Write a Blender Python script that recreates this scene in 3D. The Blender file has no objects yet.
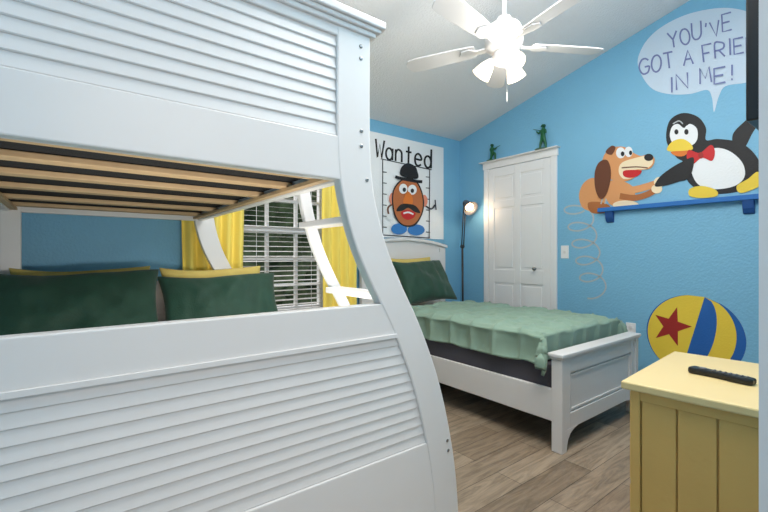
import bpy, bmesh, math, random
from mathutils import Vector, Matrix, noise
random.seed(4)
S=bpy.context.scene
S.view_settings.view_transform='Standard'
S.view_settings.look='None'
H=1.145; XB=3.67; YA=3.30; XC=-0.34; F=408.0
CEZ=2.51; CSL=0.24
def ceil_z(y): return CEZ+CSL*(YA-y)

# ---------------------------------------------------------------- materials
def lin(c):
    return tuple(((v/255)/12.92 if v/255<=.04045 else ((v/255+.055)/1.055)**2.4) for v in c)+(1,)
def mat(name,rgb,rough=.5,bump=0,bscale=60,emit=0,var=0,vscale=8,metal=0,spec=.5,sheen=0):
    m=bpy.data.materials.new(name); m.use_nodes=True
    n=m.node_tree.nodes; l=m.node_tree.links; b=n['Principled BSDF']
    c=lin(rgb)
    b.inputs['Base Color'].default_value=c; b.inputs['Roughness'].default_value=rough
    b.inputs['Metallic'].default_value=metal; b.inputs['Specular IOR Level'].default_value=spec
    if sheen: b.inputs['Sheen Weight'].default_value=sheen
    tc=n.new('ShaderNodeTexCoord')
    if emit:
        b.inputs['Emission Color'].default_value=c; b.inputs['Emission Strength'].default_value=emit
    if bump:
        t=n.new('ShaderNodeTexNoise'); t.inputs['Scale'].default_value=bscale; t.inputs['Detail'].default_value=3
        bp=n.new('ShaderNodeBump'); bp.inputs['Strength'].default_value=bump; bp.inputs['Distance'].default_value=.01
        l.new(tc.outputs['Object'],t.inputs['Vector']); l.new(t.outputs['Fac'],bp.inputs['Height']); l.new(bp.outputs['Normal'],b.inputs['Normal'])
    # slight natural variation
    t=n.new('ShaderNodeTexNoise'); t.inputs['Scale'].default_value=vscale
    mx=n.new('ShaderNodeMix'); mx.data_type='RGBA'
    v=max(var,.015)
    mx.inputs['A'].default_value=tuple(x*(1-v) for x in c[:3])+(1,)
    mx.inputs['B'].default_value=tuple(min(1,x*(1+v)) for x in c[:3])+(1,)
    l.new(tc.outputs['Object'],t.inputs['Vector']); l.new(t.outputs['Fac'],mx.inputs['Factor']); l.new(mx.outputs['Result'],b.inputs['Base Color'])
    return m
M={}
M['blue']=mat('wall_paint_blue',(124,183,215),.6,.4,60)
M['ceil']=mat('ceiling_white',(230,230,231),.8,.6,80)
M['white']=mat('white_lacquer',(224,222,221),.35)
M['trim']=mat('trim_white',(236,235,235),.4)
M['fanw']=mat('fan_white',(208,208,210),.4)
M['glow']=mat('frosted_glass',(255,240,215),.4,emit=1.3)
M['metal']=mat('brushed_metal',(150,150,150),.3,metal=1)
M['black']=mat('black_plastic',(14,14,16),.35)
M['darkm']=mat('dark_metal',(28,28,30),.4)
M['fabric']=mat('black_underlay',(20,19,22),.95,.3,200)
M['slat']=mat('pine_slat',(190,160,122),.6,var=.15,vscale=20)
M['sage']=mat('sage_comforter',(134,160,143),.85,.15,300,sheen=.1,var=.05)
M['forest']=mat('forest_pillow',(26,66,50),.7,.25,120,var=.3,sheen=.15)
M['yfab']=mat('yellow_pillow',(215,190,105),.85,.2,150)
M['curt']=mat('yellow_curtain',(250,226,110),.8,.1,200)
M['grey']=mat('charcoal_boxspring',(72,70,78),.9,.2,250)
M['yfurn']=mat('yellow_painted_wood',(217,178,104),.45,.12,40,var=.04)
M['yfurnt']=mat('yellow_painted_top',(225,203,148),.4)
M['toy']=mat('toy_green',(24,92,52),.45)
M['hedge']=mat('hedge_leaves',(75,88,62),.9,.8,12,var=.7,vscale=9)
M['grass']=mat('lawn',(90,110,60),.9,.5,20,var=.3)
M['blind']=mat('blind_slat',(190,186,182),.5)
M['mattress']=mat('mattress_white',(225,222,215),.9)
M['gbtn']=mat('remote_button',(110,110,115),.4)
M['bulb']=mat('lamp_bulb',(255,215,165),.4,emit=6)
M['shade']=mat('lamp_shade_metal',(90,90,95),.35)
# mural paints
def P(n,c): M[n]=mat('paint_'+n,c,.6,.2,70)
P('pwhite',(238,240,242)); P('pblack',(20,20,24)); P('porange',(222,120,40)); P('pyellow',(238,205,65)); P('pred',(200,30,35))
P('pbrown',(175,105,55)); P('pdbrown',(105,58,35)); P('ptan',(222,155,100)); P('pcream',(245,225,190)); P('pshelf',(35,110,185)); P('pshelfd',(22,75,140))
P('pbub',(200,216,232)); P('ptext',(115,125,175)); P('pgrey',(178,184,188)); P('pball',(28,95,170)); P('ppotato',(188,108,60)); P('pshoe',(50,125,195)); P('ppink',(230,145,120)); P('pink_ink',(45,45,55)); P('pstar',(160,35,30))
def floor_mat():
    m=bpy.data.materials.new('wood_plank_floor'); m.use_nodes=True
    n=m.node_tree.nodes; l=m.node_tree.links; b=n['Principled BSDF']; b.inputs['Roughness'].default_value=.42
    tc=n.new('ShaderNodeTexCoord')
    br=n.new('ShaderNodeTexBrick'); br.inputs['Scale'].default_value=1; br.inputs['Brick Width'].default_value=1.1; br.inputs['Row Height'].default_value=.15
    br.inputs['Mortar Size'].default_value=.0015; br.inputs['Bias'].default_value=0; br.offset=.37
    br.inputs['Color1'].default_value=lin((172,156,136)); br.inputs['Color2'].default_value=lin((136,120,101)); br.inputs['Mortar'].default_value=lin((75,64,54))
    l.new(tc.outputs['Object'],br.inputs['Vector'])
    mp=n.new('ShaderNodeMapping'); mp.inputs['Scale'].default_value=(2.0,17,1); l.new(tc.outputs['Object'],mp.inputs['Vector'])
    no=n.new('ShaderNodeTexNoise'); no.inputs['Scale'].default_value=1.5; no.inputs['Detail'].default_value=8; no.inputs['Roughness'].default_value=.68; no.inputs['Distortion'].default_value=1.3
    l.new(mp.outputs['Vector'],no.inputs['Vector'])
    cr=n.new('ShaderNodeValToRGB'); cr.color_ramp.elements[0].position=.36; cr.color_ramp.elements[0].color=(.42,.40,.38,1); cr.color_ramp.elements[1].position=.62; cr.color_ramp.elements[1].color=(1.0,.98,.96,1)
    l.new(no.outputs['Fac'],cr.inputs['Fac'])
    mx=n.new('ShaderNodeMix'); mx.data_type='RGBA'; mx.blend_type='MULTIPLY'; mx.inputs['Factor'].default_value=.8
    l.new(br.outputs['Color'],mx.inputs['A']); l.new(cr.outputs['Color'],mx.inputs['B']); l.new(mx.outputs['Result'],b.inputs['Base Color'])
    return m
M['floor']=floor_mat()

# ---------------------------------------------------------------- helpers
def root(name,loc=(0,0,0),rz=0):
    e=bpy.data.objects.new(name,None); e.empty_display_size=.1; e.location=loc; e.rotation_euler=(0,0,rz)
    S.collection.objects.link(e); return e
def mo(name,verts,faces,m,parent=None,bevel=0,smooth=False,seg=2):
    me=bpy.data.meshes.new(name); me.from_pydata([tuple(v) for v in verts],[],faces)
    ms=m if isinstance(m,list) else [m]
    for k in ms: me.materials.append(M[k])
    bm=bmesh.new(); bm.from_mesh(me); bmesh.ops.recalc_face_normals(bm,faces=bm.faces); bm.to_mesh(me); bm.free()
    me.update()
    o=bpy.data.objects.new(name,me); S.collection.objects.link(o)
    if parent: o.parent=parent
    if smooth:
        for p in me.polygons: p.use_smooth=True
    if bevel:
        b=o.modifiers.new('bevel','BEVEL'); b.width=bevel; b.segments=seg; b.limit_method='ANGLE'; b.angle_limit=math.radians(40)
    return o
def boxes(name,L,m,parent=None,bevel=0):
    V=[];Fc=[]
    for (x0,x1,y0,y1,z0,z1) in L:
        b=len(V)
        V+=[(x,y,z) for x in (x0,x1) for y in (y0,y1) for z in (z0,z1)]
        Fc+=[tuple(b+i for i in f) for f in ((0,1,3,2),(4,6,7,5),(0,4,5,1),(2,3,7,6),(0,2,6,4),(1,5,7,3))]
    return mo(name,V,Fc,m,parent,bevel)
def box(name,x0,x1,y0,y1,z0,z1,m,parent=None,bevel=0): return boxes(name,[(x0,x1,y0,y1,z0,z1)],m,parent,bevel)
def prism(name,pts,plane,a,b,m,parent=None,bevel=0,smooth=False):
    def T(p,k):
        if plane=='XZ': return (p[0],k,p[1])
        if plane=='YZ': return (k,p[0],p[1])
        return (p[0],p[1],k)
    n=len(pts); V=[T(p,a) for p in pts]+[T(p,b) for p in pts]
    Fc=[tuple(range(n)),tuple(range(2*n-1,n-1,-1))]+[(i,(i+1)%n,n+(i+1)%n,n+i) for i in range(n)]
    return mo(name,V,Fc,m,parent,bevel,smooth)
def axis_mat(p,d):
    d=Vector(d).normalized(); q=Vector((0,0,1)).rotation_difference(d)
    return Matrix.Translation(Vector(p))@q.to_matrix().to_4x4()
def lathe(name,prof,p,d,m,parent=None,seg=32):
    T=axis_mat(p,d); V=[];Fc=[]
    for r,z in prof:
        for i in range(seg):
            a=2*math.pi*i/seg; V.append(T@Vector((r*math.cos(a),r*math.sin(a),z)))
    for j in range(len(prof)-1):
        for i in range(seg):
            Fc.append((j*seg+i,j*seg+(i+1)%seg,(j+1)*seg+(i+1)%seg,(j+1)*seg+i))
    if prof[0][0]>1e-4: Fc.append(tuple(range(seg)))
    if prof[-1][0]>1e-4 and prof[-1]!=prof[0]: Fc.append(tuple((len(prof)-1)*seg+i for i in range(seg)))
    o=mo(name,V,Fc,m,parent); 
    for q in o.data.polygons: q.use_smooth=len(q.vertices)==4
    return o
def openlathe(name,prof,p,d,m,parent=None,seg=32,th=.003):
    T=axis_mat(p,d); V=[];Fc=[]
    for r,z in prof:
        for i in range(seg):
            a=2*math.pi*i/seg; V.append(T@Vector((r*math.cos(a),r*math.sin(a),z)))
    for j in range(len(prof)-1):
        for i in range(seg): Fc.append((j*seg+i,j*seg+(i+1)%seg,(j+1)*seg+(i+1)%seg,(j+1)*seg+i))
    o=mo(name,V,Fc,m,parent,smooth=True); s=o.modifiers.new('s','SOLIDIFY'); s.thickness=th; return o
def rod(name,p0,p1,r,m,parent=None,r1=None,seg=14):
    d=Vector(p1)-Vector(p0); return lathe(name,[(r,0),(r if r1 is None else r1,d.length)],p0,d,m,parent,seg)
def sm(pts,closed=True,n=6):
    out=[];N=len(pts)
    rng=range(N) if closed else range(N-1)
    for i in rng:
        g=(lambda k: pts[k%N]) if closed else (lambda k: pts[max(0,min(N-1,k))])
        p0,p1,p2,p3=g(i-1),g(i),g(i+1),g(i+2)
        for j in range(n):
            t=j/n
            out.append(tuple(.5*((2*p1[k])+(-p0[k]+p2[k])*t+(2*p0[k]-5*p1[k]+4*p2[k]-p3[k])*t*t+(-p0[k]+3*p1[k]-3*p2[k]+p3[k])*t**3) for k in (0,1)))
    if not closed: out.append(tuple(pts[-1]))
    return out
# survey of the two painted walls: photo measurement -> metres on the wall plane
def WB(px,py):
    u=(px-384)/F; v=(256-py)/F; d=XB/(.609+.793*u); return (d*(.793-.609*u),H+v*d)
def WA(px,py):
    u=(px-384)/F; v=(256-py)/F; d=YA/(.793-.609*u); return (d*(.609+.793*u),H+v*d)
class Flat:
    """flat painted artwork lying on a wall"""
    def __init__(s,name,wall,base=.001):
        s.n=name;s.w=wall;s.o=base;s.V=[];s.F=[];s.mi=[];s.ms=[]
    def _m(s,m):
        if m not in s.ms: s.ms.append(m)
        return s.ms.index(m)
    def _p(s,p):
        if s.w=='B': y,z=WB(*p); return (XB-s.o,y,z)
        if s.w=='Braw': return (XB-s.o,p[0],p[1])
        x,z=WA(*p); return (x,YA-s.o,z)
    def poly(s,pts,m,smooth=True):
        if smooth: pts=sm(pts)
        s.o+=.00035; b=len(s.V); s.V+=[s._p(p) for p in pts]; s.F.append(tuple(range(b,b+len(pts)))); s.mi.append(s._m(m))
    def ell(s,cx,cy,rx,ry,m,rot=0,n=32):
        c,q=math.cos(math.radians(rot)),math.sin(math.radians(rot)); pts=[]
        for i in range(n):
            a=2*math.pi*i/n; x,y=rx*math.cos(a),ry*math.sin(a); pts.append((cx+x*c-y*q,cy+x*q+y*c))
        s.poly(pts,m,False)
    def stroke(s,pts,w,m,smooth=True,closed=False):
        if smooth and len(pts)>2: pts=sm(pts,closed,5)
        if closed: pts=pts+[pts[0]]
        s.o+=.00035; b=len(s.V); n=len(pts)
        for i,p in enumerate(pts):
            a=pts[max(0,i-1)]; c=pts[min(n-1,i+1)]
            if closed and i in (0,n-1): a=pts[-2]; c=pts[1]
            dx,dy=c[0]-a[0],c[1]-a[1]; L=math.hypot(dx,dy) or 1; nx,ny=-dy/L*w/2,dx/L*w/2
            s.V+=[s._p((p[0]+nx,p[1]+ny)),s._p((p[0]-nx,p[1]-ny))]
        k=s._m(m)
        for i in range(n-1): s.F.append((b+2*i,b+2*i+1,b+2*i+3,b+2*i+2)); s.mi.append(k)
    def text(s,t,org,adv,up,w,m,cw=.75,jit=0):
        G=GL; x=0
        for ch in t:
            if ch==' ': x+=.6; continue
            jy=random.uniform(-jit,jit); jr=random.uniform(-jit,jit)*1.2; js=1+random.uniform(-jit,jit)
            for st in G[ch]:
                q=[(a+jr*(b-.5),(b*js+jy)) for a,b in st]
                s.stroke([(org[0]+adv[0]*(x+a*cw)+up[0]*b,org[1]+adv[1]*(x+a*cw)+up[1]*b) for a,b in q],w,m,len(st)>5)
            x+=.55 if ch in "'!I" else 1
    def done(s,parent=None):
        me=bpy.data.meshes.new(s.n); me.from_pydata(s.V,[],s.F)
        for k in s.ms: me.materials.append(M[k])
        for p,i in zip(me.polygons,s.mi): p.material_index=i
        me.update(); o=bpy.data.objects.new(s.n,me); S.collection.objects.link(o)
        if parent: o.parent=parent
        return o
O=[(.5+.5*math.cos(a),.5+.5*math.sin(a)) for a in [math.pi*2*i/12+1.57 for i in range(13)]]
o_=[(.5+.4*math.cos(a),.32+.32*math.sin(a)) for a in [math.pi*2*i/10 for i in range(11)]]
GL={'Y':[[(0,1),(.5,.5)],[(1,1),(.5,.5),(.5,0)]],'O':[O],'U':[[(0,1),(0,.5),(.05,.2),(.3,0),(.7,0),(.95,.2),(1,.5),(1,1)]],"'":[[(.3,1),(.2,.75)]],
'V':[[(0,1),(.5,0),(1,1)]],'E':[[(1,1),(0,1),(0,0),(1,0)],[(0,.5),(.8,.5)]],'G':[[(1,.85),(.7,1),(.3,.95),(0,.6),(.05,.25),(.35,0),(.8,.05),(1,.3),(1,.45),(.55,.45)]],
'T':[[(0,1),(1,1)],[(.5,1),(.5,0)]],'A':[[(0,0),(.5,1),(1,0)],[(.2,.4),(.8,.4)]],'F':[[(1,1),(0,1),(0,0)],[(0,.5),(.7,.5)]],
'R':[[(0,0),(0,1),(.6,1),(.95,.85),(.9,.6),(.5,.5),(0,.5)],[(.4,.5),(1,0)]],'I':[[(.3,1),(.3,0)]],'N':[[(0,0),(0,1),(1,0),(1,1)]],
'D':[[(0,0),(0,1),(.5,1),(.9,.8),(1,.5),(.9,.2),(.5,0),(0,0)]],'M':[[(0,0),(.1,1),(.5,.3),(.9,1),(1,0)]],'!':[[(.3,1),(.3,.3)],[(.3,.12),(.3,0)]],
'W':[[(0,1),(.25,0),(.5,.75),(.75,0),(1.05,1)]],'a':[o_,[(.9,.65),(.9,0)]],'n':[[(.1,.65),(.1,0)],[(.1,.4),(.25,.6),(.5,.66),(.8,.55),(.85,.3),(.85,0)]],
't':[[(.5,.95),(.5,0)],[(.15,.65),(.85,.65)]],'e':[[(.1,.35),(.85,.35),(.8,.55),(.5,.66),(.2,.55),(.1,.3),(.25,.05),(.55,0),(.85,.1)]],'d':[o_,[(.9,1.05),(.9,0)]]}

# ---------------------------------------------------------------- room shell
box('floor',XC-.1,XB+.1,-1.6,YA+.12,-.06,0,'floor')
prism('ceiling',[(YA+.12,ceil_z(YA+.12)),(-1.6,ceil_z(-1.6)),(-1.6,ceil_z(-1.6)+.1),(YA+.12,ceil_z(YA+.12)+.1)],'YZ',XC-.1,XB+.1,'ceil')
WX0,WX1,WZ0,WZ1=1.06,1.86,.65,2.1
boxes('wall_back',[(XC-.1,WX0,YA,YA+.12,0,2.6),(WX1,XB+.1,YA,YA+.12,0,2.6),(WX0,WX1,YA,YA+.12,0,WZ0),(WX0,WX1,YA,YA+.12,WZ1,2.6)],'blue')
prism('wall_right',[(-1.6,0),(YA,0),(YA,ceil_z(YA)+.02),(-1.6,ceil_z(-1.6)+.02)],'YZ',XB,XB+.1,'blue')
prism('wall_left',[(-1.6,0),(YA,0),(YA,ceil_z(YA)+.02),(-1.6,ceil_z(-1.6)+.02)],'YZ',XC-.1,XC,'blue')
boxes('wall_front',[(1.02,XB,.04,.16,0,3.28),(XC,-.12,.04,.16,0,3.28),(-.12,1.02,.04,.16,2.12,3.28)],'blue')
boxes('trim_entry_jamb',[(.998,1.019,.036,.161,0,2.10),(-.119,-.10,.036,.161,0,2.10),(-.119,1.019,.036,.161,2.10,2.119)],'trim')
boxes('trim_entry_casing',[(.998,1.08,.1615,.1745,0,2.18)],'trim')
boxes('baseboard_back',[(XC,XB,YA-.015,YA,0,.1)],'trim',None,.004)
boxes('baseboard_right',[(XB-.015,XB,.16,YA-.015,0,.1)],'trim',None,.004)
boxes('baseboard_front',[(1.08,XB-.015,.16,.175,0,.1)],'trim',None,.004)

# window
w=root('window_1')
fr=[(WX0,WX0+.04,YA+.05,YA+.1,WZ0,WZ1),(WX1-.04,WX1,YA+.05,YA+.1,WZ0,WZ1),(WX0+.04,WX1-.04,YA+.051,YA+.099,WZ0,WZ0+.05),(WX0+.04,WX1-.04,YA+.051,YA+.099,WZ1-.05,WZ1),(WX0+.04,WX1-.04,YA+.045,YA+.098,1.34,1.4)]
for i in (1,2): fr.append((WX0+i*.267-.013,WX0+i*.267+.013,YA+.058,YA+.088,WZ0+.05,WZ1-.05))
for z in (.89,1.12,1.63,1.86): fr.append((WX0+.04,WX1-.04,YA+.06,YA+.09,z-.012,z+.012))
boxes('sash',fr,'trim',w)
boxes('sill',[(WX0-.03,WX1+.03,YA-.04,YA+.05,WZ0-.03,WZ0)],'trim',w,.004)
V=[];Fc=[];z=WZ0+.03;ca,sa=math.cos(.12),math.sin(.12)
while z<WZ1-.04:
    b=len(V)
    for x in (WX0+.045,WX1-.045):
        for (a,c) in ((-.022,-.001),(.022,-.001),(.022,.001),(-.022,.001)):
            V.append((x,YA+.022+a*ca,z+a*sa+c))
    Fc+=[(b,b+1,b+2,b+3),(b+7,b+6,b+5,b+4),(b,b+4,b+5,b+1),(b+1,b+5,b+6,b+2),(b+2,b+6,b+7,b+3),(b+3,b+7,b+4,b)]
    z+=.042
wb=root('window_blinds')
mo('slats',V,Fc,'blind',wb)
boxes('headrail',[(WX0+.04,WX1-.04,YA,YA+.045,WZ1-.045,WZ1-.005)],'blind',wb)
for x in (WX0+.15,WX1-.15): rod('cord',(x,YA-.003,WZ0+.03),(x,YA-.003,WZ1-.05),.002,'trim',wb)
def curtain(name,x0,x1,z0,z1,y,folds):
    V=[];Fc=[];NX=folds*12;NZ=20
    for j in range(NZ+1):
        t=j/NZ;z=z0+(z1-z0)*t
        for i in range(NX+1):
            s=i/NX; V.append((x0+(x1-x0)*s+.006*math.sin(7*t+3*s),y+.028*math.sin(2*math.pi*folds*s+.5*math.sin(3*t))*(1-.2*t),z))
    for j in range(NZ):
        for i in range(NX): a=j*(NX+1)+i; Fc.append((a,a+1,a+NX+2,a+NX+1))
    o=mo(name,V,Fc,'curt',None,smooth=True); s=o.modifiers.new('s','SOLIDIFY'); s.thickness=.003; return o
curtain('curtain',.64,1.08,.35,2.18,YA-.075,5)
curtain('curtain',1.79,2.16,.35,2.18,YA-.075,4)
cr=root('curtain_rod')
rod('pole',(.5,YA-.075,2.2),(2.2,YA-.075,2.2),.012,'trim',cr)
boxes('bracket',[(.53,.55,YA-.08,YA,2.19,2.21),(2.15,2.17,YA-.08,YA,2.19,2.21)],'trim',cr)
# outside
V=[];Fc=[]
for j in range(26):
    for i in range(50):
        p=Vector((-1.5+i*.12,6.2,.02+j*.1)); n_=noise.noise(p*2.2)*.5+noise.noise(p*6)*.2
        V.append((p.x,p.y+n_,max(-.019,p.z+.1*noise.noise(p*4))))
for j in range(25):
    for i in range(49): a=j*50+i; Fc.append((a,a+1,a+51,a+50))
mo('garden_hedge',V,Fc,'hedge')
box('lawn',-3,7,YA+.12,7,-.1,-.02,'grass')

# door
d=root('door_1')
boxes('casing',[(XB-.02,XB,2.07,2.13,0,2.10),(XB-.02,XB,2.87,2.93,0,2.10),(XB-.024,XB,2.06,2.94,2.10,2.17)],'trim',d,.004)
box('slab',XB-.006,XB,2.13,2.87,.01,2.098,'trim',d)
st=[(XB-.016,XB-.005,a,b,.01,2.095) for a,b in ((2.133,2.205),(2.465,2.535),(2.795,2.867))]
rl=[];pn=[]
for a,b in ((2.205,2.465),(2.535,2.795)):
    for z0,z1 in ((.01,.2),(.86,1.0),(1.66,1.74),(2.0,2.095)): rl.append((XB-.0155,XB-.005,a,b,z0,z1))
    for z0,z1 in ((.2,.86),(1.0,1.66),(1.74,2.0)): pn.append((XB-.0135,XB-.005,a+.025,b-.025,z0+.025,z1-.025))
boxes('stiles',st,'trim',d,.003); boxes('rails',rl,'trim',d,.003); boxes('raised_panels',pn,'trim',d,.006)
lathe('knob',[(.006,0),(.006,.02),(.018,.025),(.02,.035),(.012,.045),(0,.047)],(XB-.015,2.29,1.02),(-1,0,0),'metal',d,16)
def plate(name,px,py,w_,h_,tog):
    y,z=WB(px,py); r=root(name)
    box('plate',XB-.007,XB,y-w_/2,y+w_/2,z-h_/2,z+h_/2,'trim',r,.003)
    for t in tog: box('insert',XB-.012,XB-.006,y-.014,y+.014,z+t-.013,z+t+.013,'white',r,.002)
plate('light_switch',565,252,.075,.12,[0]); plate('wall_outlet',631,330,.075,.12,[-.025,.025])

# ---------------------------------------------------------------- murals on right wall
f=Flat('speech_bubble_mural','B')
f.poly([(638,66),(642,48),(655,32),(676,19),(700,11),(728,8),(752,14),(768,30),(772,50),(764,70),(748,82),(726,86),(719,96),(714,112),(712,98),(707,90),(690,94),(668,94),(650,87)],'pbub')
f.text("YOU'VE",(669,48),(11.9,-3.2),(-1.5,-16),1.7,'ptext',.78,.1)
f.text("GOT A FRIEND",(640,76),(12.2,-2.6),(-.8,-15.5),1.7,'ptext',.78,.1)
f.text("IN ME!",(669,92),(14.5,-2.7),(-.6,-16),1.7,'ptext',.78,.1)
f.done()
f=Flat('penguin_mural','B')
f.poly([(733,134),(744,122),(757,112),(760,120),(752,134),(744,148),(734,146)],'pblack')
f.poly([(667,128),(672,118),(684,113),(698,117),(706,128),(706,140),(718,139),(738,142),(752,151),(761,166),(758,181),(744,190),(722,194),(704,192),(690,184),(684,172),(683,162),(676,157),(667,143)],'pblack')
f.poly([(690,163),(700,154),(716,148),(731,152),(743,164),(744,178),(732,187),(710,189),(696,182)],'pwhite')
f.poly([(670,137),(672,127),(678,124),(684,128),(690,124),(697,129),(697,140),(690,146),(676,146)],'pwhite')
f.ell(678,131,4.2,5.6,'pwhite');f.ell(689,131,4.8,6,'pwhite')
f.stroke([(673,124),(679,121),(683,124)],1.2,'pgrey');
f.ell(676.5,132,2,2.6,'pblack');f.ell(686.5,132,2.1,2.8,'pblack')
f.poly([(667,150),(672,142),(682,139),(690,143),(693,149),(686,151),(676,152)],'pyellow')
f.poly([(671,152),(682,151),(689,151),(684,156),(676,156)],'porange')
f.poly([(689,150),(700,153),(711,145),(715,152),(712,161),(702,158),(692,165),(687,158)],'pred')
f.ell(701,155.5,2.6,3.2,'pstar')
f.poly([(694,158),(682,162),(670,169),(660,177),(655,186),(664,186),(678,182),(690,177)],'pblack')
f.poly([(737,186),(748,179),(757,172),(763,175),(762,184),(752,190),(740,193)],'pyellow')
f.poly([(690,189),(702,186),(716,190),(717,196),(702,198),(690,196)],'pyellow')
f.done()
f=Flat('dog_mural','B')
coil=[]
for i in range(140):
    t=i/139; a=t*2*math.pi*5.2; coil.append((577+18*t+ (14-2*t)*math.cos(a+1),204+88*t+8*math.sin(a+1)))
f.stroke(coil,1.6,'pgrey',False)
f.poly([(579,196),(583,184),(592,178),(602,181),(606,193),(604,206),(594,211),(583,208)],'ptan')
f.poly([(588,203),(600,202),(610,206),(608,212),(592,213)],'pbrown')
for i in range(5): f.stroke([(600+i*4,184),(603+i*4,194),(601+i*4,204)],1.3,'pgrey')
f.poly([(607,182),(622,181),(634,188),(634,199),(624,206),(611,205),(605,194)],'ptan')
f.stroke([(618,188),(632,190),(646,187),(658,183)],7,'ptan'); f.ell(660,182,6,5,'pcream')
f.stroke([(620,196),(634,198),(646,195),(656,190)],6,'pbrown'); f.ell(657,189,5.5,4.5,'pcream')
f.ell(626,205,13,4.5,'pcream')
f.poly([(603,167),(604,156),(612,148),(624,147),(632,152),(641,156),(650,154),(655,160),(651,168),(640,171),(634,178),(622,182),(609,178)],'ptan')
f.poly([(622,163),(636,158),(650,156),(653,163),(646,169),(636,170),(634,177),(624,179),(619,172)],'pcream')
f.poly([(624,171),(634,170),(642,171),(638,176),(630,178),(624,176)],'pred')
f.stroke([(622,168),(636,167),(648,168)],1.2,'pdbrown')
f.ell(649,157.5,4.6,3.6,'pblack')
f.ell(621,153,4.6,5.5,'pwhite');f.ell(629,152,4,5.2,'pwhite');f.ell(623,154,1.8,2.4,'pblack');f.ell(631,153,1.6,2.3,'pblack')
f.poly([(607,160),(599,163),(595,174),(596,190),(601,199),(607,194),(611,180),(611,168)],'pdbrown')
f.poly([(606,152),(612,146),(616,148),(612,155)],'pdbrown')
f.done()
sh=root('blue_shelf')
box('board',XB-.05,XB-.012,.62,1.68,1.525,1.56,'pshelf',sh,.003)
for yy in (.66,1.56): prism('bracket',[(XB,1.524),(XB-.045,1.524),(XB-.035,1.47),(XB-.02,1.44),(XB,1.43)],'XZ',yy,yy+.06,'pshelfd',sh,.003)
f=Flat('beach_ball_mural','Braw')
cy_,cz_,R=1.01,.55,.305; rot=math.radians(-14)
def bp(a,b):
    a2=a*math.cos(rot)-b*math.sin(rot); b2=a*math.sin(rot)+b*math.cos(rot); return (cy_-a2*R,cz_+b2*R)
def band(k0,k1,m):
    L=[];Rr=[]
    for i in range(33):
        t=-1+2*i/32; q=math.sqrt(max(0,1-t*t)); L.append(bp(k0*q,t)); Rr.append(bp(k1*q,t))
    f.poly(L+Rr[::-1][1:-1],m,False)
band(-1,1,'pyellow'); band(.0,.42,'pball'); band(.82,1,'pball')
band(-1,-.97,'pball')
st=[]
for i in range(10):
    a=math.pi/2+i*math.pi/5; r=.52 if i%2==0 else .21; st.append(bp(-.47+r*.82*math.cos(a),.06+r*math.sin(a)))
f.poly(st,'pstar',False)
f.done()

# ---------------------------------------------------------------- poster on back wall
ps=root('wanted_poster')
box('board',2.27,3.39,YA-.006,YA-.0005,1.335,2.385,'pwhite',ps)
f=Flat('drawing','A',.0065)
f.text("Wanted",(375,157),(9.6,2.0),(.3,-18),1.9,'pblack',.85)
for a,b in (((382,160),(382,236)),((429,169),(428.5,238)),((380,159),(431,170)),((382,235),(429,238))): f.stroke([a,b],.9,'pink_ink')
for i in range(6): f.stroke([(382,172+i*11),(386,172.5+i*11)],.8,'pink_ink'); f.stroke([(425,177+i*11),(429,177.5+i*11)],.8,'pink_ink')
f.stroke([(392,204),(387,208),(388,216)],1.6,'pdbrown'); f.stroke([(423,205),(430,209),(434,205)],1.6,'pink_ink')
f.ell(388,217,2.5,3,'pwhite'); f.stroke([(434,200),(435,210)],1.2,'pink_ink')
f.ell(391.5,199,3.4,6,'ppink'); f.ell(423,201,3.4,6,'ppink')
f.ell(398,229,8,5.5,'pshoe'); f.ell(415,230,8.5,5.5,'pshoe')
f.poly([(394,186),(400,180),(408,178),(416,182),(421,192),(423,205),(420,217),(413,226),(402,226),(394,218),(391,205),(391,194)],'pblack')
f.poly([(395,187),(401,181),(408,179.5),(415,183),(420,193),(421.5,205),(419,216),(412,224.5),(402,224.5),(395.3,217),(392.3,205),(392.3,194)],'ppotato')
f.poly([(400,176),(400,168),(406,163.5),(413,166),(416,171),(416,179)],'pblack')
f.stroke([(394,177),(401,179),(414,181.5),(421,182)],3,'pblack')
f.ell(402,189,4.2,5,'pwhite');f.ell(411,190,4.4,5,'pwhite');f.ell(403,190,1.7,2.2,'pblack');f.ell(411,191,1.7,2.2,'pblack')
f.poly([(407,192),(411,197),(411,204),(406,206),(402,203),(403,197)],'porange')
f.poly([(406,204),(399,205),(395,211),(401,211),(407,208),(413,212),(419,213),(414,206)],'pblack')
f.poly([(400,212),(407,210),(414,213),(412,218),(406,220),(401,217)],'pred'); f.stroke([(402,213.5),(407,212.5),(412,214.5)],1.6,'pwhite')
f.done(ps)

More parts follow.
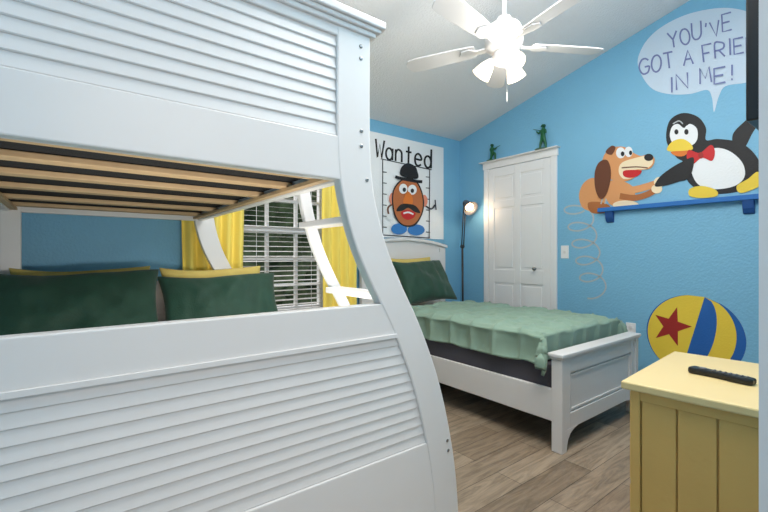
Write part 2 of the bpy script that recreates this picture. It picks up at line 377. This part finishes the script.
# ---------------------------------------------------------------- bunk bed
prof=[(0,1.25),(.113,1.24),(.287,1.222),(.499,1.178),(.707,1.112),(.908,1.019),(1.059,.932),(1.2,.865),(1.369,.817),(1.537,.803),(1.9,.803),(2.2,.803)]
def XO(z):
    for i in range(len(prof)-1):
        if z<=prof[i+1][0]:
            z0,a=prof[i];z1,b=prof[i+1]; h=z1-z0; t=(z-z0)/h
            def sl(k):
                k0=max(0,k-1);k1=min(len(prof)-1,k+1); return (prof[k1][1]-prof[k0][1])/(prof[k1][0]-prof[k0][0])
            m0,m1=sl(i)*h,sl(i+1)*h
            return (2*t**3-3*t*t+1)*a+(t**3-2*t*t+t)*m0+(-2*t**3+3*t*t)*b+(t**3-t*t)*m1
    return .803
PW=.13
def XI(z): return XO(z)-PW
bk=root('bunk_bed')
XL=-.22
def curved(name,w0,z0,z1,y0,y1,n=44,bev=.006,off=0):
    zs=[z0+(z1-z0)*i/n for i in range(n+1)]
    pts=[(XO(z)-off,z) for z in zs]+[(XO(z)-off-w0,z) for z in zs[::-1]]
    return prism(name,pts,'XZ',y0,y1,'white',bk,bev)
def rail(name,z0,z1,y0,y1,bev=.004):
    n=8; zs=[z0+(z1-z0)*i/n for i in range(n+1)]
    return prism(name,[(XL-.01,z0)]+[(XI(z)+.006,z) for z in zs]+[(XL-.01,z1)],'XZ',y0,y1,'white',bk,bev)
def louvers(name,z0,z1,y0,y1,pitch,sgn):
    V=[];Fc=[];n=round((z1-z0)/pitch);pt=(z1-z0)/n
    for i in range(n):
        a=z0+i*pt;b_=a+pt+.004
        for x in (0,1):
            for (yy,zz) in ((.0095,a),(.007,a+.003),(.0135,b_),(.026,b_),(.026,a)):
                X=XL-.005 if x==0 else XI(min(zz,z1))+.004
                V.append((X,(y0+yy if sgn>0 else y1-yy),zz))
        k=len(V)-10
        Fc+=[tuple(range(k,k+5)),tuple(range(k+9,k+4,-1))]+[(k+j,k+(j+1)%5,k+5+(j+1)%5,k+5+j) for j in range(5)]
    mo(name,V,Fc,'white',bk)
for tag,y0,y1,sg in (('near',1.12,1.165,1),('far',3.04,3.085,-1)):
    curved('post_curved_'+tag,PW,0,1.885,y0,y1)
    box('post_wall_'+tag,-.31,XL,y0,y1,0,1.885,'white',bk,.006)
    rail('upper_bottom_rail_'+tag,1.39,1.53,y0+.002,y1-.004)
    rail('upper_top_rail_'+tag,1.85,1.885,y0+.002,y1-.004)
    louvers('upper_louvers_'+tag,1.53,1.85,y0,y1,.034,sg)
    rail('lower_top_rail_'+tag,.868,.98,y0+.002,y1-.004)
    rail('lower_bead_'+tag,.855,.87,y0-.004,y1-.002,.003)
    louvers('lower_louvers_'+tag,.44,.858,y0,y1,.036,sg)
    rail('lower_bottom_rail_'+tag,.09,.44,y0+.002,y1-.004)
    boxes('cap_'+tag,[(-.35+.02,.848,y0-.030,y1+.030,1.910,1.935),(-.33,.835,y0-.02,y1+.02,1.896,1.9101),(-.32,.82,y0-.01,y1+.01,1.88,1.8961)],'white',bk,.004)
for (x,z) in ((.775,1.84),(.775,1.8),(.777,1.56),(.777,1.51),(.80,1.40),(1.185,.42),(1.19,.38)):
    lathe('bolt',[(.0065,0),(.0065,.003),(.003,.0035)],(x-.012,1.121,z),(0,-1,0),'metal',bk,12)
# side rails, slats
boxes('side_rails',[(.70,.735,1.166,3.039,1.392,1.53),(-.3,-.265,1.166,3.039,1.392,1.53),(.722,.743,1.166,3.039,1.66,1.72),(.722,.743,1.6,3.039,1.80,1.86),(-.3,-.27,1.166,3.039,1.66,1.86),
   (1.13,1.165,1.166,3.039,.22,.42),(-.3,-.265,1.166,3.039,.22,.42)],'white',bk,.004)
boxes('guard_posts',[(.744,.76,y,y+.05,1.5,1.86) for y in (1.62,2.3,2.95)],'white',bk,.003)
boxes('cleats',[(.67,.699,1.166,3.039,1.40,1.414),(-.264,-.235,1.166,3.039,1.40,1.414)],'slat',bk)
boxes('slats',[(-.26,.695,y,y+.065,1.415,1.435) for y in (1.24,1.50,1.80,2.15,2.55,2.92)],'slat',bk,.003)
box('upper_underlay',-.26,.695,1.17,3.03,1.437,1.45,'fabric',bk)
box('upper_mattress',-.255,.69,1.175,3.03,1.451,1.6,'mattress',bk,.03)
box('lower_platform',-.26,1.125,1.17,3.03,.33,.36,'slat',bk)
box('lower_mattress',-.25,1.12,1.18,3.03,.361,.59,'mattress',bk,.04)
# ladder
curved('ladder_stringer',.05,0,1.45,1.53,1.56,off=.02)
for i,z in enumerate((1.27,1.0,.73,.46,.19)):
    box('ladder_step_%d'%(i+1),XO(z)-.105,XO(z)-.022,1.16,1.532,z-.012,z+.012,'white',bk,.004)

# pillows
def pillow(name,w,h,t,loc,rot,m,parent=None):
    V=[];Fc=[];N=30
    for sgn in (1,-1):
        for j in range(N+1):
            for i in range(N+1):
                s=-1+2*i/N;q=-1+2*j/N
                k=max(0,(1-s**2)*(1-q**2))**.42
                x=w/2*s*(1-.10*(1-abs(q)**2)*abs(s)**3); y=h/2*q*(1-.13*(1-abs(s)**2)*abs(q)**3)
                nz=noise.noise(Vector((x*7,y*7,sgn*3+loc[0])))*.03*k+noise.noise(Vector((x*22,y*12,sgn*3+loc[0])))*.014*k
                V.append((x,y,sgn*(t/2*k)+nz+.02*q*q*math.sin(3*s)))
    B=(N+1)**2
    for g in (0,1):
        for j in range(N):
            for i in range(N):
                a=g*B+j*(N+1)+i; Fc.append((a,a+1,a+N+2,a+N+1))
    o=mo(name,V,Fc,m,parent,smooth=True)
    bm=bmesh.new();bm.from_mesh(o.data);bmesh.ops.remove_doubles(bm,verts=bm.verts,dist=.0005);bmesh.ops.recalc_face_normals(bm,faces=bm.faces);bm.to_mesh(o.data);bm.free()
    o.location=loc;o.rotation_euler=rot
    sb=o.modifiers.new('sub','SUBSURF');sb.levels=1;sb.render_levels=1
    return o
r72=math.radians(72)
pillow('bed_pillow',.70,.50,.15,(.07,2.95,.85),(r72,0,0),'yfab')
pillow('bed_pillow',.70,.50,.15,(.80,2.95,.84),(r72,0,0),'yfab')
pillow('bed_pillow',.80,.54,.2,(.05,2.74,.83),(math.radians(62),0,.02),'forest')
pillow('bed_pillow',.78,.50,.2,(.80,2.76,.81),(math.radians(60),0,-.04),'forest')

# comforters
def comforter(name,x0,x1,y0,y1,zt,drop,dropf,m,q=.17,puff=.038):
    r=.06;V=[];A=[];du=.010
    U0,U1=-drop,(x1-x0)+drop; V0=-dropf
    nu=int((U1-U0)/du);nv=int(((y1-y0)-V0)/du)
    for j in range(nv+1):
        v=V0+j*((y1-y0)-V0)/nv
        for i in range(nu+1):
            u=U0+i*(U1-U0)/nu
            def fold(t,L,two=True):
                if t<r: 
                    a=(r-t)/r
                    if a<1.57: return (r-r*math.sin(a), r-r*math.cos(a))
                    return (0,r+(a-1.57)*r)
                if two and t>L-r:
                    p,dd=fold(L-t,L,False); return (L-p,dd)
                return (t,0)
            x,dx=fold(u,x1-x0); y,dy=fold(v,y1-y0,False)
            dz=max(dx,dy)+.2*min(dx,dy)
            mn=min(dx,dy); ox=0;oy=0
            if mn>0:
                ox=(-1 if u<.3 else 1)*mn*.22
            wv=.014*math.sin(y*17+2*math.sin(y*5))*min(1,dx/.1) if dx>0 else 0
            ox+=(-1 if u<.3 else 1)*(wv+.02*min(1,dx/.12))
            z=zt-dz+.012*noise.noise(Vector((x*3,y*3,1)))+ .010*noise.noise(Vector((x*7+y*4,y*7,4)))
            V.append(Vector((x0+x+ox,y0+y+oy,z)))
            uu=u+.012*noise.noise(Vector((u*5,v*5,7))); vv=v+.012*noise.noise(Vector((u*5,v*5,9)))
            pf=(abs(math.sin(math.pi*(uu+.03)/q))**.42)*(abs(math.sin(math.pi*(vv+.02)/(q*1.1)))**.42)
            wr=.010*noise.noise(Vector((x*18,y*18,2)))
            if dy>.03: pf*=.5
            A.append(puff*pf+wr*pf)
    Fc=[(j*(nu+1)+i,j*(nu+1)+i+1,(j+1)*(nu+1)+i+1,(j+1)*(nu+1)+i) for j in range(nv) for i in range(nu)]
    o=mo(name,V,Fc,m,None,smooth=True)
    nn=[v.normal.copy() for v in o.data.vertices]
    sgn=1 if nn[len(nn)//2+nu//2].z>0 else -1
    for v,n_,a in zip(o.data.vertices,nn,A): v.co+=n_*a*sgn
    s=o.modifiers.new('s','SOLIDIFY');s.thickness=.018; s.offset=-1
    return o
comforter('comforter',2.25,3.27,1.345,2.74,.712,.20,.17,'sage',.18)
comforter('comforter',-.2,1.07,1.24,2.5,.63,.1,.02,'sage',.2)

# ---------------------------------------------------------------- twin bed
tb=root('twin_bed')
foot=[(2.246,.03),(2.285,.0305),(2.295,.035),(2.31,.07),(2.34,.10),(2.38,.115),(2.42,.12),(3.12,.12),(3.16,.115),(3.20,.10),(3.23,.07),(3.245,.035),(3.255,.0305),(3.294,.03),(3.294,.554),(2.246,.554)]
prism('footboard_panel',foot,'XZ',1.255,1.285,'white',tb)
boxes('footboard_stiles',[(2.286,2.345,1.242,1.254,.125,.543),(3.195,3.254,1.242,1.254,.125,.543)],'white',tb,.002)
boxes('footboard_rails',[(2.345,3.195,1.2425,1.254,.455,.543),(2.345,3.195,1.2425,1.254,.125,.215)],'white',tb,.002)
boxes('footboard_posts',[(2.24,2.286,1.236,1.303,0,.544),(3.254,3.30,1.236,1.303,0,.544)],'white',tb,.004)
br_=[(2.286,0),(2.298,0),(2.304,.035),(2.318,.07),(2.345,.1),(2.385,.118),(2.43,.126),(2.286,.126)]
prism('foot_bracket',br_,'XZ',1.2405,1.256,'white',tb)
prism('foot_bracket',[(5.54-x,z) for x,z in br_],'XZ',1.2405,1.256,'white',tb)
boxes('footboard_bead',[(2.358,3.182,1.247,1.2549,.432,.442),(2.358,3.182,1.247,1.2549,.228,.238),(2.358,2.368,1.2475,1.2549,.2385,.4315),(3.172,3.182,1.2475,1.2549,.2385,.4315)],'white',tb)
box('footboard_cap',2.225,3.315,1.222,1.318,.556,.578,'white',tb,.005)
box('footboard_cap_mould',2.232,3.308,1.229,1.311,.5442,.5559,'white',tb,.003)
boxes('side_rails',[(2.25,2.275,1.3035,3.2,.17,.36),(3.265,3.29,1.3035,3.2,.17,.36)],'white',tb,.004)
hb=[(2.2,0),(2.29,0),(2.29,.3),(3.25,.3),(3.25,0),(3.34,0),(3.34,1.24),(3.2,1.27),(3.0,1.295),(2.77,1.305),(2.54,1.295),(2.34,1.27),(2.2,1.24)]
prism('headboard_panel',hb,'XZ',3.228,3.255,'white',tb)
boxes('headboard_stiles',[(2.202,2.29,3.214,3.2275,0,1.23),(3.25,3.338,3.214,3.2275,0,1.23)],'white',tb,.003)
boxes('headboard_rails',[(2.29,3.25,3.2145,3.2275,.3,.5),(2.29,3.25,3.2145,3.2275,1.1,1.19)]+[(2.29+i*.137-.002,2.29+i*.137+.006,3.22,3.2275,.5,1.1) for i in range(1,7)],'white',tb)
cap=[(2.18,1.235),(2.34,1.268),(2.54,1.293),(2.77,1.303),(3.0,1.293),(3.2,1.268),(3.36,1.235)]
prism('headboard_cap',cap+[(x,z+.03) for x,z in cap[::-1]],'XZ',3.2,3.265,'white',tb,.005)
boxes('bed_slats',[(2.276,3.264,1.4+i*.25,1.48+i*.25,.24,.26) for i in range(8)],'slat',tb)
box('box_spring',2.277,3.263,1.32,3.2,.265,.50,'grey',tb,.03)
box('mattress',2.30,3.24,1.40,3.2,.501,.66,'mattress',tb,.05)
pillow('bed_pillow',.62,.44,.15,(2.74,3.10,.93),(math.radians(74),0,0),'yfab')
pillow('bed_pillow',.68,.48,.18,(2.76,2.93,.90),(math.radians(58),0,.03),'forest')

# ---------------------------------------------------------------- floor lamp
fl=root('floor_lamp')
lx,ly=3.46,3.06
lathe('base',[(.11,0),(.115,.01),(.1,.025),(.02,.035),(0,.036)],(lx,ly,0),(0,0,1),'darkm',fl)
rod('pole',(lx,ly,.03),(lx-.015,ly,1.25),.011,'darkm',fl)
lathe('joint',[(0,-.02),(.02,-.015),(.02,.015),(0,.02)],(lx-.015,ly,1.25),(0,1,0),'darkm',fl,16)
rod('arm_a',(lx-.027,ly,1.25),(lx+.01,ly,1.74),.006,'darkm',fl); rod('arm_b',(lx+.005,ly,1.25),(lx+.04,ly,1.72),.006,'darkm',fl)
hd=Vector((-.20,-.75,-.55)).normalized(); hp=Vector((lx+.075,ly+.04,1.75))
openlathe('shade',[(.02,0),(.04,.01),(.048,.05),(.062,.09),(.085,.14)],hp,hd,'shade',fl)
lathe('bulb',[(0,.045),(.02,.055),(.042,.085),(.048,.11),(.035,.135),(0,.145)],hp,hd,'bulb',fl,20)

# toy soldiers
def soldier(name,loc,s,pose,rz):
    if pose==0: # standing aiming
        V=[(0,0,.5),(0,0,.62),(.0,0,.78),(0,0,.84),(.01,0,.93),(-.11,0,.26),(-.14,.0,.02),(-.2,0,.015),(.1,0,.27),(.13,0,.02),(.08,0,.015),(-.1,.0,.76),(-.2,0,.68),(-.3,0,.8),(.1,0,.76),(.13,0,.64),(.0,-.05,.72)]
        E=[(0,1),(1,2),(2,3),(3,4),(0,5),(5,6),(6,7),(0,8),(8,9),(9,10),(2,11),(11,12),(12,13),(2,14),(14,15),(15,16)]
        R=[.085,.08,.09,.045,.075,.055,.04,.035,.055,.04,.035,.05,.035,.03,.05,.035,.03]; g=((.12,-.04,.68),(-.42,-.02,.9))
    else: # kneeling
        V=[(0,0,.38),(0,0,.5),(.02,0,.64),(.01,0,.7),(0,0,.79),(-.2,0,.36),(-.2,0,.03),(-.28,0,.02),(.08,0,.1),(.26,0,.04),(.32,0,.04),(-.1,.0,.62),(-.2,0,.56),(-.3,0,.64),(.1,0,.62),(.1,0,.52),(.0,-.05,.58)]
        E=[(0,1),(1,2),(2,3),(3,4),(0,5),(5,6),(6,7),(0,8),(8,9),(9,10),(2,11),(11,12),(12,13),(2,14),(14,15),(15,16)]
        R=[.085,.08,.09,.045,.075,.06,.045,.035,.06,.04,.035,.05,.035,.03,.05,.035,.03]; g=((.14,-.04,.56),(-.48,-.02,.7))
    r=root(name,loc,rz)
    me=bpy.data.meshes.new('figure'); me.from_pydata([tuple(c*s for c in v) for v in V],E,[]); me.materials.append(M['toy'])
    o=bpy.data.objects.new('figure',me); S.collection.objects.link(o); o.parent=r
    sk=o.modifiers.new('skin','SKIN'); 
    for i,k in enumerate(R): me.skin_vertices[0].data[i].radius=(k*s,k*s)
    me.skin_vertices[0].data[0].use_root=True
    o.modifiers.new('sub','SUBSURF').levels=2
    zt=V[4][2]
    lathe('helmet',[(.1*s,0),(.085*s,.03*s),(.06*s,.07*s),(0,.09*s)],(V[4][0]*s,0,zt*s),(0,0,1),'toy',r,16)
    rod('rifle',tuple(c*s for c in g[0]),tuple(c*s for c in g[1]),.02*s,'toy',r,.012*s,8)
    lathe('stand',[(.3*s,0),(.3*s,.012*s),(.28*s,.02*s)],(-.02*s,0,0),(0,0,1),'toy',r,20)
box('trim_door_ledge',XB-.07,XB,2.04,2.96,2.17,2.18,'trim',None,.003)
y,z=WB(545,150); soldier('toy_soldier',(XB-.035,y,2.18),.24,0,-math.pi/2)
y,z=WB(494,160); soldier('toy_soldier',(XB-.035,y,2.18),.21,1,math.pi/2)

# ---------------------------------------------------------------- ceiling fan
cf=root('ceiling_fan'); fx,fy,fz=2.03,1.48,2.40
Fw=Vector((.609,.793,0));Rt=Vector((.793,-.609,0))
cz=ceil_z(fy)
lathe('canopy',[(.02,-.10),(.05,-.08),(.075,-.03),(.08,.02)],(fx,fy,cz),(0,0,1),'fanw',cf)
rod('downrod',(fx,fy,fz+.1),(fx,fy,cz-.05),.013,'fanw',cf)
lathe('motor',[(.025,.16),(.04,.15),(.05,.12),(.09,.10),(.11,.06),(.11,.0),(.10,-.03),(.07,-.05),(.06,-.06)],(fx,fy,fz),(0,0,1),'fanw',cf)
lathe('switch_cup',[(.06,-.05),(.065,-.07),(.06,-.11),(.03,-.13),(0,-.135)],(fx,fy,fz),(0,0,1),'fanw',cf)
for k in range(5):
    a=math.radians(80+72*k); dr=Rt*math.cos(a)+Fw*math.sin(a); sd=Vector((-dr.y,dr.x,0))
    o2=[(.17,-.045),(.30,-.056),(.55,-.063),(.6,-.056),(.62,-.03),(.625,0),(.62,.03),(.6,.056),(.55,.063),(.30,.056),(.17,.045)]
    V=[];n=len(o2)
    for t in (0,.008):
        for p,q in o2: V.append(Vector((fx,fy,fz-.01+t))+dr*p+sd*q+Vector((0,0,q*.2)))
    mo('blade_%d'%(k+1),V,[tuple(range(n)),tuple(range(2*n-1,n-1,-1))]+[(i,(i+1)%n,n+(i+1)%n,n+i) for i in range(n)],'fanw',cf,.002)
    ar=[(.09,-.018),(.16,-.015),(.2,-.04),(.25,-.035),(.27,0),(.25,.035),(.2,.04),(.16,.015),(.09,.018)]; n=len(ar); V=[]
    for t in (-.010,-.001):
        for p,q in ar: V.append(Vector((fx,fy,fz-.01+t))+dr*p+sd*q+Vector((0,0,q*.2)))
    mo('blade_arm_%d'%(k+1),V,[tuple(range(n)),tuple(range(2*n-1,n-1,-1))]+[(i,(i+1)%n,n+(i+1)%n,n+i) for i in range(n)],'fanw',cf)
for k in range(3):
    a=math.radians(-80+120*k); dr=Rt*math.cos(a)+Fw*math.sin(a)
    p0=Vector((fx,fy,fz-.07))+dr*.055; ax=(dr*.8+Vector((0,0,-1))).normalized()
    rod('arm',p0,p0+ax*.04,.014,'fanw',cf)
    openlathe('glass_shade',[(.02,.025),(.03,.045),(.042,.07),(.05,.10),(.058,.13)],p0,ax,'glow',cf,24)
    lathe('lamp',[(0,.04),(.016,.05),(.028,.08),(.022,.1),(0,.11)],p0,ax,'bulb',cf,16)
rod('pull_chain',(fx+.03,fy,fz-.12),(fx+.03,fy,fz-.34),.0012,'metal',cf)

# ---------------------------------------------------------------- dresser + remote + tv
rz=math.radians(4)
dr_=root('dresser',(1.675,.675,0),rz)
DW,DD,DH=.72,.44,.67
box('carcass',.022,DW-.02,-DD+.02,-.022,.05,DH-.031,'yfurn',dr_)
gr=[];n=3
for i in range(n):
    a=-DD+.05+i*(DD-.10)/n; gr.append((.012,.0215,a+.0025,a+(DD-.10)/n-.0025,.11,DH-.066))
boxes('side_beadboard',gr,'yfurn',dr_,.003)
boxes('side_frame',[(.004,.0215,-.05,-.018,.0,DH-.031),(.004,.0215,-DD+.018,-DD+.05,.0,DH-.031)],'yfurn',dr_,.003)
boxes('side_rails',[(.006,.0215,-DD+.05,-.05,DH-.065,DH-.031),(.006,.0215,-DD+.05,-.05,.04,.11)],'yfurn',dr_)
boxes('drawer_fronts',[(.04,DW/2-.01,-.0215,-.004,.1+i*.18,.265+i*.18) for i in range(3)]+[(DW/2+.01,DW-.04,-.0215,-.004,.1+i*.18,.265+i*.18) for i in range(3)],'yfurn',dr_,.005)
for i in range(3):
    for x in (.2,.52): lathe('knob',[(.006,0),(.006,.012),(.014,.018),(.01,.026),(0,.027)],(x,-.004,.185+i*.18),(0,1,0),'metal',dr_,14)
boxes('legs',[(x,x+.04,y,y+.04,0,.05) for x in (.023,DW-.06) for y in (-DD+.02,-.063)],'yfurn',dr_)
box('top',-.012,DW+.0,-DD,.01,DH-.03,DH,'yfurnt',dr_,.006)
rc=root('tv_remote',(2.0,.462,DH+.001),math.radians(-8))
pts=sm([(-.022,-.1),(0,-.104),(.022,-.1),(.027,-.05),(.021,0),(.025,.06),(.027,.095),(0,.103),(-.027,.095),(-.025,.06),(-.021,0),(-.027,-.05)])
prism('body',pts,'XY',.0,.024,'black',rc,.007)
bt=[]
for i in range(3):
    for j in range(7): bt.append((-.0165+i*.012,-.0085+i*.012,-.085+j*.017,-.078+j*.017,.024,.0265))
boxes('buttons',bt,'gbtn',rc,.001); lathe('dpad',[(.014,0),(.014,.0025),(0,.003)],(0,.058,.024),(0,0,1),'gbtn',rc,20)
tv=root('television')
box('panel',1.75,2.72,.29,.338,1.585,2.15,'black',tv,.006)
box('back_housing',1.95,2.5,.25,.2895,1.65,2.0,'black',tv,.01)
box('screen',1.765,2.705,.3385,.3400,1.6,2.135,'darkm',tv)
boxes('mount',[(2.1,2.35,.161,.170,1.7,1.95),(2.2,2.25,.1705,.2495,1.8,1.85)],'darkm',tv)

# ---------------------------------------------------------------- lights
WARM=(1,.925,.85)
def area(name,loc,rot,sx,sy,pw,col=WARM):
    l=bpy.data.lights.new(name,'AREA'); l.shape='RECTANGLE'; l.size=sx;l.size_y=sy;l.energy=pw;l.color=col
    o=bpy.data.objects.new(name,l); o.location=loc;o.rotation_euler=rot; S.collection.objects.link(o); return o
def point(name,loc,pw,r=.05,col=(1,.93,.82)):
    l=bpy.data.lights.new(name,'POINT'); l.energy=pw;l.shadow_soft_size=r;l.color=col
    o=bpy.data.objects.new(name,l); o.location=loc; S.collection.objects.link(o); return o
area('room_fill',(1.6,.8,2.85),(math.radians(4),0,0),1.6,.9,54)  # added overall fill, above the frame, no fixture there
area('bunk_front_fill',(.5,-.9,2.1),(math.radians(62),0,math.radians(-10)),1.0,.8,11)  # unseen fill added behind the camera, brightens the bunk front
area('ceiling_bounce_fill',(1.3,.5,2.25),(math.radians(155),0,math.radians(-37)),.9,.5,26)  # added upward fill inside the room, lifts the ceiling like bounced flash
# added fill, hidden behind the bunk's lower head panel, aimed at the far wall
area('bunk_inner_fill',(.35,1.19,.90),(math.radians(100),0,0),1.0,.08,9)
point('fan_light',(fx,fy,fz-.33),10,.09)
point('lamp_light',hp+hd*.2,1.8,.03,(1,.75,.5))
area('window_daylight',(1.46,YA+1.3,3.0),(math.radians(-45),0,0),1.4,1.0,90,(.95,.97,1))
W=bpy.data.worlds.new('world'); S.world=W; W.use_nodes=True
bg=W.node_tree.nodes['Background']; bg.inputs[0].default_value=(1,.97,.93,1); bg.inputs[1].default_value=.9

cam=bpy.data.cameras.new('camera'); cam.lens=408/768*36; cam.sensor_width=36; cam.clip_start=.02
co=bpy.data.objects.new('camera',cam); co.location=(0,0,H); co.rotation_euler=(math.radians(90),0,-math.asin(.609)); S.collection.objects.link(co); S.camera=co
